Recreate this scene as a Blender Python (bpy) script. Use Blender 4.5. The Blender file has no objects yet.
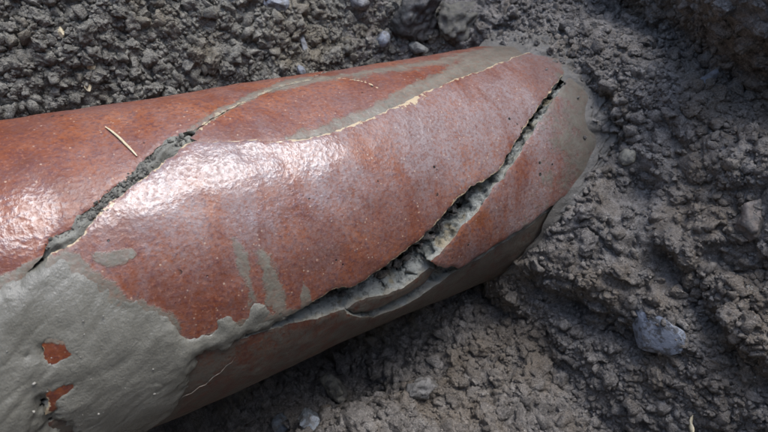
import bpy, bmesh, math, random, time
import numpy as np
from mathutils import Vector, Matrix, Euler
from mathutils.bvhtree import BVHTree
from mathutils.geometry import delaunay_2d_cdt
T0 = time.time()
rnd = random.Random(7)
rng = np.random.default_rng(7)
scene = bpy.context.scene
COL = scene.collection

# ------------------------------------------------------------------ camera
# World: X runs along the pipe axis (pipe axis = line y=0,z=0), Z is up, camera stands on the -Y side.
F, CX, CY = 580.0, 384.0, 216.0          # focal length in pixels of the 768x432 photograph
R = 0.12                                  # outer pipe radius (m)
def cray(px, py):
    v = np.array([px-CX, CY-py, -F]); return v/np.linalg.norm(v)
_d = cray(1387, -96)                      # vanishing point of the pipe
_p = math.radians(36)                     # camera looks down by this much
_c = -_d[2]*math.sin(_p)/(math.hypot(_d[0], _d[1])*math.cos(_p))
_phi = math.atan2(_d[1], _d[0])+math.acos(_c)
_u = np.array([math.cos(_p)*math.cos(_phi), math.cos(_p)*math.sin(_phi), math.sin(_p)])
CAM_M = np.array([_d, np.cross(_u, _d), _u])
CAM_P = np.array([0.0, -0.373235, 0.309098])
cd = bpy.data.cameras.new('camera')
cam = bpy.data.objects.new('camera', cd); COL.objects.link(cam)
m4 = Matrix.Identity(4)
for i in range(3):
    for j in range(3): m4[i][j] = CAM_M[i][j]
    m4[i][3] = CAM_P[i]
cam.matrix_world = m4
cd.sensor_width = 9.8; cd.lens = 9.8*F/768.0
cd.clip_start = 0.01; cd.clip_end = 200
cd.dof.use_dof = True; cd.dof.focus_distance = 0.43; cd.dof.aperture_fstop = 4.0
scene.camera = cam

# ------------------------------------------------------------------ light
SUN_AZ, SUN_EL = math.radians(-25), math.radians(79)
sdir = Vector((math.cos(SUN_AZ)*math.cos(SUN_EL), math.sin(SUN_AZ)*math.cos(SUN_EL), math.sin(SUN_EL)))
w = bpy.data.worlds.new('World'); scene.world = w; w.use_nodes = True
nt = w.node_tree; nt.nodes.clear()
sky = nt.nodes.new('ShaderNodeTexSky'); sky.sky_type = 'NISHITA'; sky.sun_disc = False
sky.sun_elevation = SUN_EL; sky.sun_rotation = math.pi/2-SUN_AZ
sky.air_density = 1.0; sky.dust_density = 2.0; sky.ozone_density = 1.0
bg = nt.nodes.new('ShaderNodeBackground'); bg.inputs['Strength'].default_value = 0.15
wo = nt.nodes.new('ShaderNodeOutputWorld')
nt.links.new(sky.outputs[0], bg.inputs[0]); nt.links.new(bg.outputs[0], wo.inputs[0])
sl = bpy.data.lights.new('sun', 'SUN'); sl.energy = 1.0; sl.angle = math.radians(36); sl.color = (.95, .97, 1)
sun = bpy.data.objects.new('sun', sl); COL.objects.link(sun)
sun.rotation_mode = 'QUATERNION'; sun.rotation_quaternion = sdir.to_track_quat('Z', 'Y')
vs = scene.view_settings
vs.view_transform = 'Standard'; vs.look = 'None'; vs.gamma = 1; vs.use_curve_mapping = False
vs.exposure = 1.45

# ------------------------------------------------------------------ helpers
def tag(o, label, cat=None, group=None, kind=None):
    if label: o['label'] = label
    if cat: o['category'] = cat
    if group: o['group'] = group
    if kind: o['kind'] = kind
    return o

def mesh_np(name, verts, faces, mat=None, smooth=True, attrs=None, mat_idx=None):
    me = bpy.data.meshes.new(name)
    verts = np.ascontiguousarray(verts, dtype=np.float32); faces = np.ascontiguousarray(faces, dtype=np.int32)
    k = faces.shape[1]
    me.vertices.add(len(verts)); me.vertices.foreach_set('co', verts.ravel())
    me.loops.add(faces.size); me.loops.foreach_set('vertex_index', faces.ravel())
    me.polygons.add(len(faces)); me.polygons.foreach_set('loop_start', np.arange(0, faces.size, k, dtype=np.int32))
    me.polygons.foreach_set('use_smooth', np.full(len(faces), smooth))
    if mat_idx is not None: me.polygons.foreach_set('material_index', np.ascontiguousarray(mat_idx, dtype=np.int32))
    me.update(calc_edges=True)
    for an, av in (attrs or {}).items():
        a = me.attributes.new(an, 'FLOAT', 'POINT'); a.data.foreach_set('value', np.ascontiguousarray(av, dtype=np.float32))
    for m in (mat if isinstance(mat, (list, tuple)) else [mat]):
        if m: me.materials.append(m)
    return me
def obj(name, me, parent=None):
    o = bpy.data.objects.new(name, me); COL.objects.link(o); o.parent = parent
    return o
def grid_faces(nu, nv):
    i = np.arange(nu*nv).reshape(nu, nv)
    return np.stack([i[:-1, :-1], i[1:, :-1], i[1:, 1:], i[:-1, 1:]], -1).reshape(-1, 4)
def smooth01(x, a, b):
    t = np.clip((x-a)/(b-a), 0, 1); return t*t*(3-2*t)

# ---- numpy noise
def _hash(ix, iy, iz, seed):
    h = (ix.astype(np.uint32)*np.uint32(374761393)+iy.astype(np.uint32)*np.uint32(668265263)
         + iz.astype(np.uint32)*np.uint32(2147483647)+np.uint32(seed*974711+11))
    h = (h ^ (h >> np.uint32(13)))*np.uint32(1274126177)
    h = (h ^ (h >> np.uint32(15)))*np.uint32(2246822519)
    return h ^ (h >> np.uint32(16))
def vnoise(P, cell, seed=0):
    """smooth value noise, -1..1"""
    Q = P/cell; I = np.floor(Q); f = (Q-I).astype(np.float32); I = I.astype(np.int64)
    f = f*f*f*(f*(f*6-15)+10); out = np.zeros(len(P), np.float32)
    for dx in (0, 1):
        wx = f[:, 0] if dx else 1-f[:, 0]
        for dy in (0, 1):
            wy = f[:, 1] if dy else 1-f[:, 1]
            for dz in (0, 1):
                wz = f[:, 2] if dz else 1-f[:, 2]
                out += wx*wy*wz*(_hash(I[:, 0]+dx, I[:, 1]+dy, I[:, 2]+dz, seed).astype(np.float32)/2147483648.0-1)
    return out
def fbm(P, cell, seed=0, octaves=4, gain=.5):
    o = 0; a = 1
    for k in range(octaves):
        o = o+a*vnoise(P, cell/2**k, seed+k*17); a *= gain
    return o
def worley(P, cell, seed=0):
    """F1 distance in cells and a 0..1 id of the nearest cell"""
    Q = P/cell; I = np.floor(Q); f = (Q-I).astype(np.float32); I = I.astype(np.int64)
    best = np.full(len(P), 9., np.float32); bid = np.zeros(len(P), np.float32)
    for dx in (-1, 0, 1):
        for dy in (-1, 0, 1):
            for dz in (-1, 0, 1):
                h = _hash(I[:, 0]+dx, I[:, 1]+dy, I[:, 2]+dz, seed)
                a = (h & np.uint32(1023)).astype(np.float32)/1023; b = ((h >> np.uint32(10)) & np.uint32(1023)).astype(np.float32)/1023
                c = ((h >> np.uint32(20)) & np.uint32(1023)).astype(np.float32)/1023
                d = (f[:, 0]-dx-a)**2+(f[:, 1]-dy-b)**2+(f[:, 2]-dz-c)**2
                m = d < best; best[m] = d[m]; bid[m] = ((a+b*7.3+c*3.1) % 1)[m]
    return np.sqrt(best), bid

# ------------------------------------------------------------------ materials
def new_mat(name):
    m = bpy.data.materials.new(name); m.use_nodes = True
    n = m.node_tree; b = n.nodes['Principled BSDF']; return m, n, b
class NT:
    def __init__(s, n): s.n = n
    def add(s, t, **k):
        x = s.n.nodes.new(t)
        for a, v in k.items(): setattr(x, a, v)
        return x
    def link(s, a, b): s.n.links.new(a, b)
    def noise(s, vec, scale, detail=4, rough=.55, dist=0):
        x = s.add('ShaderNodeTexNoise'); x.inputs['Scale'].default_value = scale; x.inputs['Detail'].default_value = detail
        x.inputs['Roughness'].default_value = rough; x.inputs['Distortion'].default_value = dist
        if vec: s.link(vec, x.inputs['Vector'])
        return x.outputs['Fac']
    def voro(s, vec, scale, out='Distance', feature='F1', rand=1):
        x = s.add('ShaderNodeTexVoronoi', feature=feature); x.inputs['Scale'].default_value = scale
        x.inputs['Randomness'].default_value = rand
        if vec: s.link(vec, x.inputs['Vector'])
        return x.outputs[out]
    def ramp(s, fac, *stops):
        x = s.add('ShaderNodeValToRGB'); e = x.color_ramp.elements
        while len(e) < len(stops): e.new(.5)
        for q, (p, c) in zip(e, stops):
            q.position = p; q.color = (*c, 1) if len(c) == 3 else c
        s.link(fac, x.inputs[0]); return x.outputs[0]
    def step(s, fac, a, b):
        x = s.add('ShaderNodeMapRange', interpolation_type='SMOOTHSTEP')
        x.inputs['From Min'].default_value = a; x.inputs['From Max'].default_value = b
        s.link(fac, x.inputs['Value']); return x.outputs['Result']
    def rng(s, fac, a, b, c, d):
        x = s.add('ShaderNodeMapRange')
        for k, v in zip(('From Min', 'From Max', 'To Min', 'To Max'), (a, b, c, d)): x.inputs[k].default_value = v
        s.link(fac, x.inputs['Value']); return x.outputs['Result']
    def mix(s, f, a, b, mode='MIX'):
        x = s.add('ShaderNodeMix', data_type='RGBA', blend_type=mode)
        for k, v in ((0, f), (6, a), (7, b)):
            if isinstance(v, (int, float)): x.inputs[k].default_value = v
            elif isinstance(v, tuple): x.inputs[k].default_value = (*v, 1)
            else: s.link(v, x.inputs[k])
        return x.outputs[2]
    def math(s, op, a, b=0.0, clamp=False):
        x = s.add('ShaderNodeMath', operation=op, use_clamp=clamp)
        for k, v in ((0, a), (1, b)):
            if isinstance(v, (int, float)): x.inputs[k].default_value = v
            else: s.link(v, x.inputs[k])
        return x.outputs[0]
    def bump(s, h, dist, strength=1, nrm=None):
        x = s.add('ShaderNodeBump'); x.inputs['Distance'].default_value = dist; x.inputs['Strength'].default_value = strength
        s.link(h, x.inputs['Height'])
        if nrm: s.link(nrm, x.inputs['Normal'])
        return x.outputs[0]
    def attr(s, name):
        return s.add('ShaderNodeAttribute', attribute_name=name).outputs['Fac']
    def scaled(s, vec, sc):
        x = s.add('ShaderNodeMapping'); x.inputs['Scale'].default_value = sc; s.link(vec, x.inputs['Vector']); return x.outputs[0]

def soil_material(name, dark, mid, light, wet=.5, use_tint=True):
    m, n, b = new_mat(name); t = NT(n)
    g = t.add('ShaderNodeNewGeometry').outputs['Position']
    c = t.ramp(t.noise(g, 28, 8, .68), (.3, dark), (.5, mid), (.72, light))
    if use_tint:
        ti = t.attr('tint')
        c = t.mix(t.rng(ti, 0, 1, 0, .55), c, t.ramp(ti, (0., dark), (.6, mid), (1., light)))
    c = t.mix(t.math('MULTIPLY', t.step(t.noise(g, 190, 5, .75), .42, .66), .55), c, light)
    c = t.mix(t.math('MULTIPLY', t.step(t.noise(g, 120, 5, .7), .54, .40), .6), c, dark)
    c = t.mix(t.math('MULTIPLY', t.step(t.noise(g, 13, 4, .6), .48, .66), .6), c, tuple(x*y for x, y in zip(mid, (1.02, .88, .68))))
    c = t.mix(t.math('MULTIPLY', t.step(t.noise(g, 620, 4, .8), .52, .68), .6), c, light)
    c = t.mix(t.math('MULTIPLY', t.step(t.noise(g, 520, 4, .8), .48, .34), .6), c, dark)
    fl = t.math('MULTIPLY', t.step(t.voro(g, 240), .24, .12), t.step(t.noise(g, 60, 2), .54, .62))
    c = t.mix(fl, c, (.42, .40, .35))
    t.link(c, b.inputs['Base Color'])
    t.link(t.rng(t.noise(g, 90, 5, .7), .35, .65, wet-.18, .85), b.inputs['Roughness'])
    b.inputs['Specular IOR Level'].default_value = .45
    nb = t.bump(t.noise(g, 300, 7, .78), .0036, 1)
    nb = t.bump(t.voro(g, 620), .0012, .8, nb)
    t.link(nb, b.inputs['Normal'])
    return m
SOIL_BACK = soil_material('olive_grey_soil', (.095, .089, .072), (.25, .237, .198), (.44, .42, .36))
SOIL_END = soil_material('dark_grey_soil', (.088, .079, .069), (.235, .214, .190), (.42, .39, .353))

def stone_material(name, c1, c2, rough=.6, dirt=True):
    m, n, b = new_mat(name); t = NT(n)
    g = t.add('ShaderNodeTexCoord').outputs['Object']
    c = t.ramp(t.noise(g, 90, 7, .65), (.32, c1), (.66, c2))
    pw = t.add('ShaderNodeNewGeometry').outputs['Position']
    if dirt: c = t.mix(t.math('MULTIPLY', t.step(t.noise(pw, 130, 5, .7), .46, .58), .85), c, (.085, .08, .072))
    t.link(c, b.inputs['Base Color'])
    t.link(t.rng(t.noise(g, 150, 3), .3, .7, rough-.15, rough+.2), b.inputs['Roughness'])
    t.link(t.bump(t.noise(g, 350, 6, .6), .0012, .8), b.inputs['Normal'])
    return m

def pipe_material():
    m, n, b = new_mat('glazed_red_clay'); t = NT(n)
    g = t.add('ShaderNodeNewGeometry').outputs['Position']
    uv = t.add('ShaderNodeAttribute', attribute_name='sa').outputs['Vector']
    base = t.ramp(t.noise(g, 22, 6, .6), (.3, (.105, .028, .012)), (.48, (.17, .044, .015)), (.62, (.235, .066, .018)), (.78, (.34, .11, .03)))
    # fine mottling of the fired clay
    base = t.mix(t.step(t.noise(g, 330, 4, .7), .46, .64), base, (.11, .028, .02))
    base = t.mix(t.math('MULTIPLY', t.step(t.noise(g, 430, 3, .6), .56, .68), .4), base, (.36, .15, .085))
    # dried greyish film, drawn out round the pipe
    st = t.scaled(uv, (34, 14, 1))
    film = t.math('MULTIPLY', t.step(t.noise(st, 1, 6, .7, .4), .22, .66), t.attr('film'))
    film = t.math('MULTIPLY', film, t.rng(t.noise(g, 380, 6, .85), .36, .56, .15, 1))
    base = t.mix(t.math('MULTIPLY', film, .76, True), base, (.265, .222, .215))
    # pale grit specks and black pits
    sp = t.math('MULTIPLY', t.step(t.voro(g, 260), .22, .12), t.step(t.noise(g, 120, 2), .5, .62))
    base = t.mix(t.math('MULTIPLY', sp, .5), base, (.55, .42, .3))
    pv = t.math('ADD', t.voro(g, 90), t.rng(t.noise(g, 55, 2, .6), .3, .7, .10, -.07))
    pit = t.math('MULTIPLY', t.step(pv, .105, .07), t.step(t.noise(g, 37, 1), .53, .57))
    base = t.mix(pit, base, (.02, .018, .016))
    base = t.mix(t.math('MULTIPLY', t.attr('soak_shade'), .6), base, (.055, .022, .017))  # underside shade painted into the clay colour, with wet mud and bank clay
    # chipped pale rim along the breaks
    chip = t.step(t.math('ADD', t.attr('rim'), t.rng(t.noise(g, 160, 3, .7), .3, .7, -.35, .35)), .30, .18)
    base = t.mix(t.math('MULTIPLY', chip, .9), base, (.50, .40, .25))
    # mud film
    mud = t.attr('mud')
    mn = t.math('ADD', mud, t.rng(t.noise(g, 70, 6, .65), .25, .75, -.75, .75))
    mn = t.math('ADD', mn, t.rng(t.noise(g, 360, 4, .75), .3, .7, -.35, .35)); mm = t.step(mn, -.3, .42)
    mc = t.ramp(t.noise(g, 75, 7, .7), (.3, (.105, .098, .075)), (.7, (.215, .212, .168)))
    mc = t.mix(t.math('MULTIPLY', t.attr('soak_shade'), .5), mc, (.06, .053, .043))  # same darkening in the mud colour: underside shade plus wetness
    mm2 = t.math('MULTIPLY', mm, t.rng(t.noise(g, 260, 5, .75), .35, .62, .55, .97))
    col = t.mix(mm2, base, mc)
    t.link(col, b.inputs['Base Color'])
    rg = t.rng(t.noise(g, 30, 4, .6), .3, .7, .32, .5)
    rg = t.math('ADD', rg, t.math('MULTIPLY', film, .10))
    rg = t.math('ADD', rg, t.math('MULTIPLY', mm, .10))
    t.link(rg, b.inputs['Roughness'])
    b.inputs['Specular IOR Level'].default_value = .3
    wet = t.math('ADD', t.attr('wet'), t.rng(t.noise(g, 38, 6, .75), .3, .7, -.55, .55))
    t.link(t.math('MULTIPLY', t.rng(t.step(wet, .1, .85), 0, 1, .14, .95), t.rng(t.noise(g, 330, 4, .7), .38, .58, .25, 1)), b.inputs['Coat Weight']); b.inputs['Coat Roughness'].default_value = .055; b.inputs['Coat IOR'].default_value = 1.6
    h = t.math('ADD', t.math('MULTIPLY', t.noise(g, 330, 3, .55, .25), 1.0), t.math('MULTIPLY', t.noise(g, 800, 2, .5), .12))
    h = t.math('SUBTRACT', h, t.math('MULTIPLY', pit, .8))
    h = t.math('ADD', h, t.math('MULTIPLY', sp, .15))
    h = t.math('ADD', h, t.math('MULTIPLY', mm, .5))
    nb = t.bump(t.noise(g, 65, 3, .5), .0012, .5)
    nb = t.bump(h, .0007, .7, nb)
    t.link(nb, b.inputs['Normal']); t.link(nb, b.inputs['Coat Normal'])
    return m
def edge_material():
    m, n, b = new_mat('broken_clay_edge'); t = NT(n)
    g = t.add('ShaderNodeNewGeometry').outputs['Position']; dp = t.attr('depth')
    c = t.ramp(t.noise(g, 70, 6, .65), (.3, (.30, .315, .28)), (.5, (.50, .52, .47)), (.72, (.66, .66, .6)))
    c = t.mix(t.math('MULTIPLY', t.step(t.noise(g, 45, 3), .58, .68), .7), c, (.46, .37, .21))
    c = t.mix(t.math('MULTIPLY', t.step(t.noise(g, 110, 6, .75), .50, .62), .75), c, (.10, .10, .085))
    rim = t.step(t.math('ADD', dp, t.rng(t.noise(g, 120, 3), .3, .7, -.15, .15)), .25, .02)
    c = t.mix(t.math('MULTIPLY', rim, .35), c, (.52, .42, .26))
    t.link(c, b.inputs['Base Color']); b.inputs['Roughness'].default_value = .75
    nb = t.bump(t.noise(g, 380, 6, .75), .0045, 1)
    t.link(nb, b.inputs['Normal']); return m
def mud_material(name, c1, c2, rough=.42, crease=(140, 26, 1)):
    m, n, b = new_mat(name); t = NT(n)
    g = t.add('ShaderNodeNewGeometry').outputs['Position']
    uv = t.add('ShaderNodeAttribute', attribute_name='sa').outputs['Vector']
    mp = t.add('ShaderNodeMapping'); mp.inputs['Rotation'].default_value = (0, 0, .5); mp.inputs['Scale'].default_value = crease
    t.link(uv, mp.inputs['Vector'])
    c = t.ramp(t.noise(g, 34, 7, .62), (.3, c1), (.7, c2))
    fl = t.math('MULTIPLY', t.step(t.voro(g, 150), .12, .08), t.step(t.noise(g, 50, 2), .56, .62))
    c = t.mix(t.math('MULTIPLY', fl, .7), c, (.4, .39, .34))
    t.link(c, b.inputs['Base Color'])
    t.link(t.rng(t.noise(g, 40, 4), .3, .7, rough-.08, rough+.2), b.inputs['Roughness'])
    c2n = t.noise(mp.outputs[0], 1.6, 6, .65, .8)
    nb = t.bump(c2n, .0018, .5)
    nb = t.bump(t.noise(g, 130, 6, .6), .0009, .7, nb)
    gr = t.math('MULTIPLY', t.step(t.voro(g, 240), .3, .1), t.step(t.noise(g, 70, 2), .52, .62))
    nb = t.bump(t.math('ADD', t.noise(g, 700, 4, .6), t.math('MULTIPLY', gr, .4)), .0006, .7, nb)
    t.link(nb, b.inputs['Normal']); return m
PIPE = pipe_material(); EDGE = edge_material()
MUD = mud_material('smeared_grey_mud', (.135, .130, .105), (.225, .218, .182), .26)
CRACKMUD = mud_material('crumbly_crack_mud', (.10, .098, .08), (.27, .265, .22), .6, (420, 380, 1))
STRAW = stone_material('dry_straw', (.48, .40, .24), (.66, .58, .40), .6, False)

# ------------------------------------------------------------------ the pipe's own coordinates
def sa(px, py, off=0.0):
    """point of the pipe's surface seen at a place of the photograph -> (distance along the pipe, arc length round it)"""
    r = CAM_M@cray(px, py); rr = R+off
    a = r[1]**2+r[2]**2; b = r[1]*CAM_P[1]+r[2]*CAM_P[2]; c = CAM_P[1]**2+CAM_P[2]**2-rr*rr
    q = max(b*b-a*c, 0.0); k = (-b-math.sqrt(q))/a; P = CAM_P+k*r
    return (P[0], math.atan2(P[2], -P[1])*R)
def T(s, deg): return ('t', s, math.radians(deg)*R)
def poly(pts, off=0.0):
    return np.array([(p[1], p[2]) if p[0] == 't' else sa(p[0], p[1], off) for p in pts])
def on_pipe(s, a, r):
    th = a/R; return np.stack([s, -r*np.cos(th), r*np.sin(th)], -1)
def sdf(P, pg):
    """signed distance to a closed polygon, positive inside"""
    out = np.empty(len(P))
    A = pg; B = np.roll(pg, -1, 0); D = B-A; L = np.maximum((D**2).sum(1), 1e-14)
    for k in range(0, len(P), 8000):
        p = P[k:k+8000, None, :]; w_ = p-A
        t_ = np.clip((w_*D).sum(2)/L, 0, 1)
        d = np.sqrt((((w_-D*t_[..., None])**2).sum(2)).min(1))
        c = ((A[:, 1] > p[..., 1]) != (B[:, 1] > p[..., 1])) & (p[..., 0] < D[:, 0]*(p[..., 1]-A[:, 1])/np.where(D[:, 1] == 0, 1e-12, D[:, 1])+A[:, 0])
        out[k:k+8000] = np.where(c.sum(1) % 2 == 1, d, -d)
    return out
def resample(pg, step, closed=True):
    q = np.vstack([pg, pg[:1]]) if closed else pg
    L = np.sqrt((np.diff(q, axis=0)**2).sum(1)); out = []
    for i in range(len(q)-1):
        n_ = max(1, int(math.ceil(L[i]/step)))
        for k in range(n_): out.append(q[i]+(q[i+1]-q[i])*k/n_)
    if not closed: out.append(q[-1])
    return np.array(out)

# ---- mud film patches on the pipe (outline, softness in metres)
FILMS = [(poly(p), s_) for p, s_ in [
    ([(285, 138), (310, 127), (340, 118), (368, 107), (394, 93), (415, 82), (436, 72), (466, 58), (496, 46), (520, 40), (550, 40), (560, 60), (560, 70), (534, 66), (500, 76), (440, 98), (410, 113), (380, 127), (340, 141), (300, 147)], .0055),
    ([(485, 62), (500, 50), (515, 42), (540, 38), (620, 40), (620, 160), (592, 170), (575, 180), (572, 150), (566, 120), (562, 95), (556, 72), (545, 58), (530, 50)], .022),
    ([(300, 79), (350, 72), (430, 58), (520, 41), (500, 50), (460, 60), (400, 70), (350, 77), (320, 80)], .016),
    ([(182, 131), (210, 114), (236, 101), (256, 91), (290, 79), (315, 76), (330, 79), (300, 85), (262, 94), (238, 105), (212, 119), (190, 136)], .006),
    ([(229, 234), (237, 240), (247, 262), (252, 282), (256, 302), (248, 306), (243, 285), (238, 262)], .0042),
    ([(254, 247), (263, 250), (276, 268), (281, 282), (284, 305), (278, 317), (266, 304), (259, 270)], .0048),
    ([(302, 280), (308, 290), (312, 308), (298, 312), (299, 296)], .002),
    ([(90, 254), (110, 252), (131, 249), (136, 255), (126, 263), (105, 268), (95, 262)], .002),
    ([(-30, 296), (0, 284), (30, 271), (44, 259), (64, 250), (80, 257), (98, 271), (116, 280), (124, 293), (140, 298), (154, 305), (169, 313), (178, 323), (182, 334), (192, 338), (196, 360), (195, 380), (186, 400), (170, 430), (60, 445), (-40, 445)], .004),
    ([(0, 276), (24, 264), (50, 252), (58, 258), (40, 270), (15, 284), (-10, 292)], .002),
    ([(205, 333), (240, 318), (290, 308), (310, 306), (290, 322), (240, 336)], .0025),
    ([(500, 247), (520, 234), (560, 206), (575, 180), (590, 172), (600, 200), (560, 215), (520, 243)], .004),
]]
WET = [(poly(p), f) for p, f in [([(70, 232), (110, 200), (150, 168), (186, 143), (262, 141), (325, 134), (345, 150), (330, 175), (260, 188), (200, 200), (130, 220)], .009),
    ([(243, 218), (262, 205), (300, 196), (350, 192), (345, 212), (320, 226), (280, 233), (250, 234)], .006),
    ([(-60, 205), (0, 195), (45, 190), (60, 215), (40, 245), (0, 258), (-60, 270)], .010)]]
HOLES = [[(37, 349), (48, 346), (64, 350), (66, 357), (54, 361), (42, 356)], [(25, 353), (30, 352), (30, 359), (25, 360)], [(48, 394), (62, 386), (78, 382), (76, 391), (60, 397), (50, 403)], [(35, 399), (48, 396), (57, 412), (80, 430), (72, 450), (42, 430)]]
def pipe_attrs(P2, piece):
    mud = np.full(len(P2), -1.3)
    for pg, soft in FILMS:
        if piece in 'AC' and (pg is FILMS[2][0] or pg is FILMS[0][0]): continue
        lo = pg.min(0)-.02; hi = pg.max(0)+.02
        k = np.where(((P2 > lo) & (P2 < hi)).all(1))[0]
        if len(k): mud[k] = np.maximum(mud[k], np.clip(sdf(P2[k], pg)/soft, -1.3, 1.0))
    for hp in HOLES:
        pg = poly(hp); k = np.where(((P2 > pg.min(0)-.01) & (P2 < pg.max(0)+.01)).all(1))[0]
        if len(k): mud[k] = np.minimum(mud[k], -sdf(P2[k], pg)/.0022-.9)
    s, a = P2[:, 0], P2[:, 1]; deg = np.degrees(a/R)
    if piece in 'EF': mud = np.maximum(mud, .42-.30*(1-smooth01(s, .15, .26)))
    if piece == 'D': mud = np.maximum(mud, -.7+.95*smooth01(s, .31, .43)+.2*smooth01(deg, 25, 5))
    film = np.where(np.isin(piece, ('A', 'D')), 1.2, .45)*smooth01(s, -.06, .06)*(1-.62*smooth01(deg, 48, 22)*(1-smooth01(s, .2, .33)))
    wet = np.zeros(len(s))
    if piece in 'AC':
        for pg, soft in WET:
            lo = pg.min(0)-.03; hi = pg.max(0)+.03; k = np.where(((P2 > lo) & (P2 < hi)).all(1))[0]
            if len(k): wet[k] = np.maximum(wet[k], smooth01(sdf(P2[k], pg)/soft, -1, 1))
    return mud, film*np.ones(len(s)), wet

CREAM = [([(285, 139), (305, 137), (325, 133), (345, 127), (365, 120), (385, 112), (405, 103), (413, 98), (425, 92), (445, 83), (465, 75), (485, 68), (505, 60), (520, 54), (532, 51)], .0050, 'A'),
         ([(405, 104), (412, 100), (417, 97)], .014, 'A'),
         ([(200, 128), (217, 115.5), (237, 104.5), (257, 94.5), (277, 86.5), (297, 81.5), (311, 78.5)], .0050, 'BC'),
         ([(300, 80), (325, 77), (345, 78), (365, 82), (378, 88)], .0030, 'B'),
         ([(68, 247), (88, 230), (98, 218)], .0022, 'A'), ([(100, 215), (108, 205), (113, 201)], .0055, 'A'), ([(130, 188), (157, 168), (177, 151)], .002, 'A')]
def line_dist(P, pts):
    best = np.full(len(P), 9.)
    for a, b in zip(pts[:-1], pts[1:]):
        d = b-a; t_ = np.clip((P-a)@d/(d@d), 0, 1); best = np.minimum(best, np.linalg.norm(P-a-t_[:, None]*d, axis=1))
    return best
WALL_T = .021
def build_shard(piece, pts, off, parent, fine=.0021, jag=.0012, label=None, name='pipe_shard', thick=WALL_T, bevel=0.0, rim=.5):
    offf = off if callable(off) else (lambda s, a: np.full_like(s, off))
    o0 = float(np.mean(offf(np.array([.2]), np.array([.03]))))
    raw = poly(pts, o0)
    vis = lambda q: (q[:, 0] > -.10) & (q[:, 0] < .52) & (q[:, 1] > R*math.radians(-55)) & (q[:, 1] < R*math.radians(128))
    b = resample(raw, .0014)
    # keep few points where nothing is seen
    keep = vis(b) | (np.arange(len(b)) % 6 == 0); b = b[keep]
    b3 = np.column_stack([b, np.full(len(b), ord(piece[0])*.37)])
    b = b+jag*np.column_stack([fbm(b3, .010, 3, 4, .6), fbm(b3, .010, 9, 4, .6)])
    lo, hi = b.min(0), b.max(0)
    def lattice(sp):
        xs = np.arange(lo[0], hi[0], sp); ys = np.arange(lo[1], hi[1], sp*.9)
        X, Yv = np.meshgrid(xs, ys, indexing='ij'); q = np.column_stack([X.ravel(), Yv.ravel()])
        return q+rng.uniform(-.22, .22, q.shape)*sp
    q1 = lattice(fine); q1 = q1[vis(q1)]; q2 = lattice(.012); q2 = q2[~vis(q2)]
    q1 = q1[sdf(q1, b) > .0012]; q2 = q2[sdf(q2, b) > .004]
    allp = np.vstack([b, q1, q2]); nb_ = len(b)
    vs_, _, fs_, *_ = delaunay_2d_cdt([Vector(p) for p in allp], [(i, (i+1) % nb_) for i in range(nb_)], [], 1, 1e-7)
    V = np.array([(v.x, v.y) for v in vs_])
    Fc = np.array([f for f in fs_ if len(f) == 3], dtype=np.int64)
    ar = (V[Fc[:, 1], 0]-V[Fc[:, 0], 0])*(V[Fc[:, 2], 1]-V[Fc[:, 0], 1])-(V[Fc[:, 2], 0]-V[Fc[:, 0], 0])*(V[Fc[:, 1], 1]-V[Fc[:, 0], 1])
    Fc[ar < 0] = Fc[ar < 0][:, ::-1]
    n_ = len(V); E_ = np.vstack([Fc[:, [0, 1]], Fc[:, [1, 2]], Fc[:, [2, 0]]])
    key = E_[:, 0]*n_+E_[:, 1]; rev = E_[:, 1]*n_+E_[:, 0]
    bd = E_[~np.isin(key, rev)]
    # outward normals of the outline
    nr = np.zeros((n_, 2)); d = V[bd[:, 1]]-V[bd[:, 0]]; nn = np.column_stack([d[:, 1], -d[:, 0]]); nn /= np.maximum(np.linalg.norm(nn, axis=1, keepdims=True), 1e-9)
    np.add.at(nr, bd[:, 0], nn); np.add.at(nr, bd[:, 1], nn); nr /= np.maximum(np.linalg.norm(nr, axis=1, keepdims=True), 1e-9)
    bset = np.unique(bd); isb = np.zeros(n_, bool); isb[bset] = True
    V3 = np.column_stack([V, np.zeros(n_)])
    r_out = R+offf(V[:, 0], V[:, 1])+.0007*vnoise(V3, .05, 5)+.00035*vnoise(V3, .012, 6)
    r_out[isb] -= .0007
    outer = on_pipe(V[:, 0], V[:, 1], r_out); inner = on_pipe(V[:, 0], V[:, 1], r_out-thick)
    mud, film, wet = pipe_attrs(V, piece); soak_shade = np.maximum(1.0 if piece in 'EF' else 0.0, .75*smooth01(V[:, 0], .36, .43)*np.ones(n_))  # E and F: wet mud plus painted underside shade; bank end: wet clay
    rimd = np.clip(np.abs(sdf(V, b))/.003, 0, 1); rimd[isb] = 0; rimd = 1-(1-rimd)*rim
    for ln, wd, who in CREAM:
        if piece in who:
            A_ = np.column_stack([poly(ln, o0), np.zeros(len(ln))]); rimd = np.minimum(rimd, line_dist(np.column_stack([V, np.zeros(n_)]), A_)/wd)
    verts = [outer, inner]; faces = [Fc, Fc[:, ::-1]+n_]; mi = [np.zeros(len(Fc)), np.zeros(len(Fc))]
    sav = [np.column_stack([V, np.zeros(n_)])]*2; depth = [np.zeros(n_), np.ones(n_)]
    K = 11; idx = {v: i for i, v in enumerate(bset)}; m_ = len(bset)
    bi = np.array([[idx[x] for x in e] for e in bd]); base = 2*n_
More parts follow.
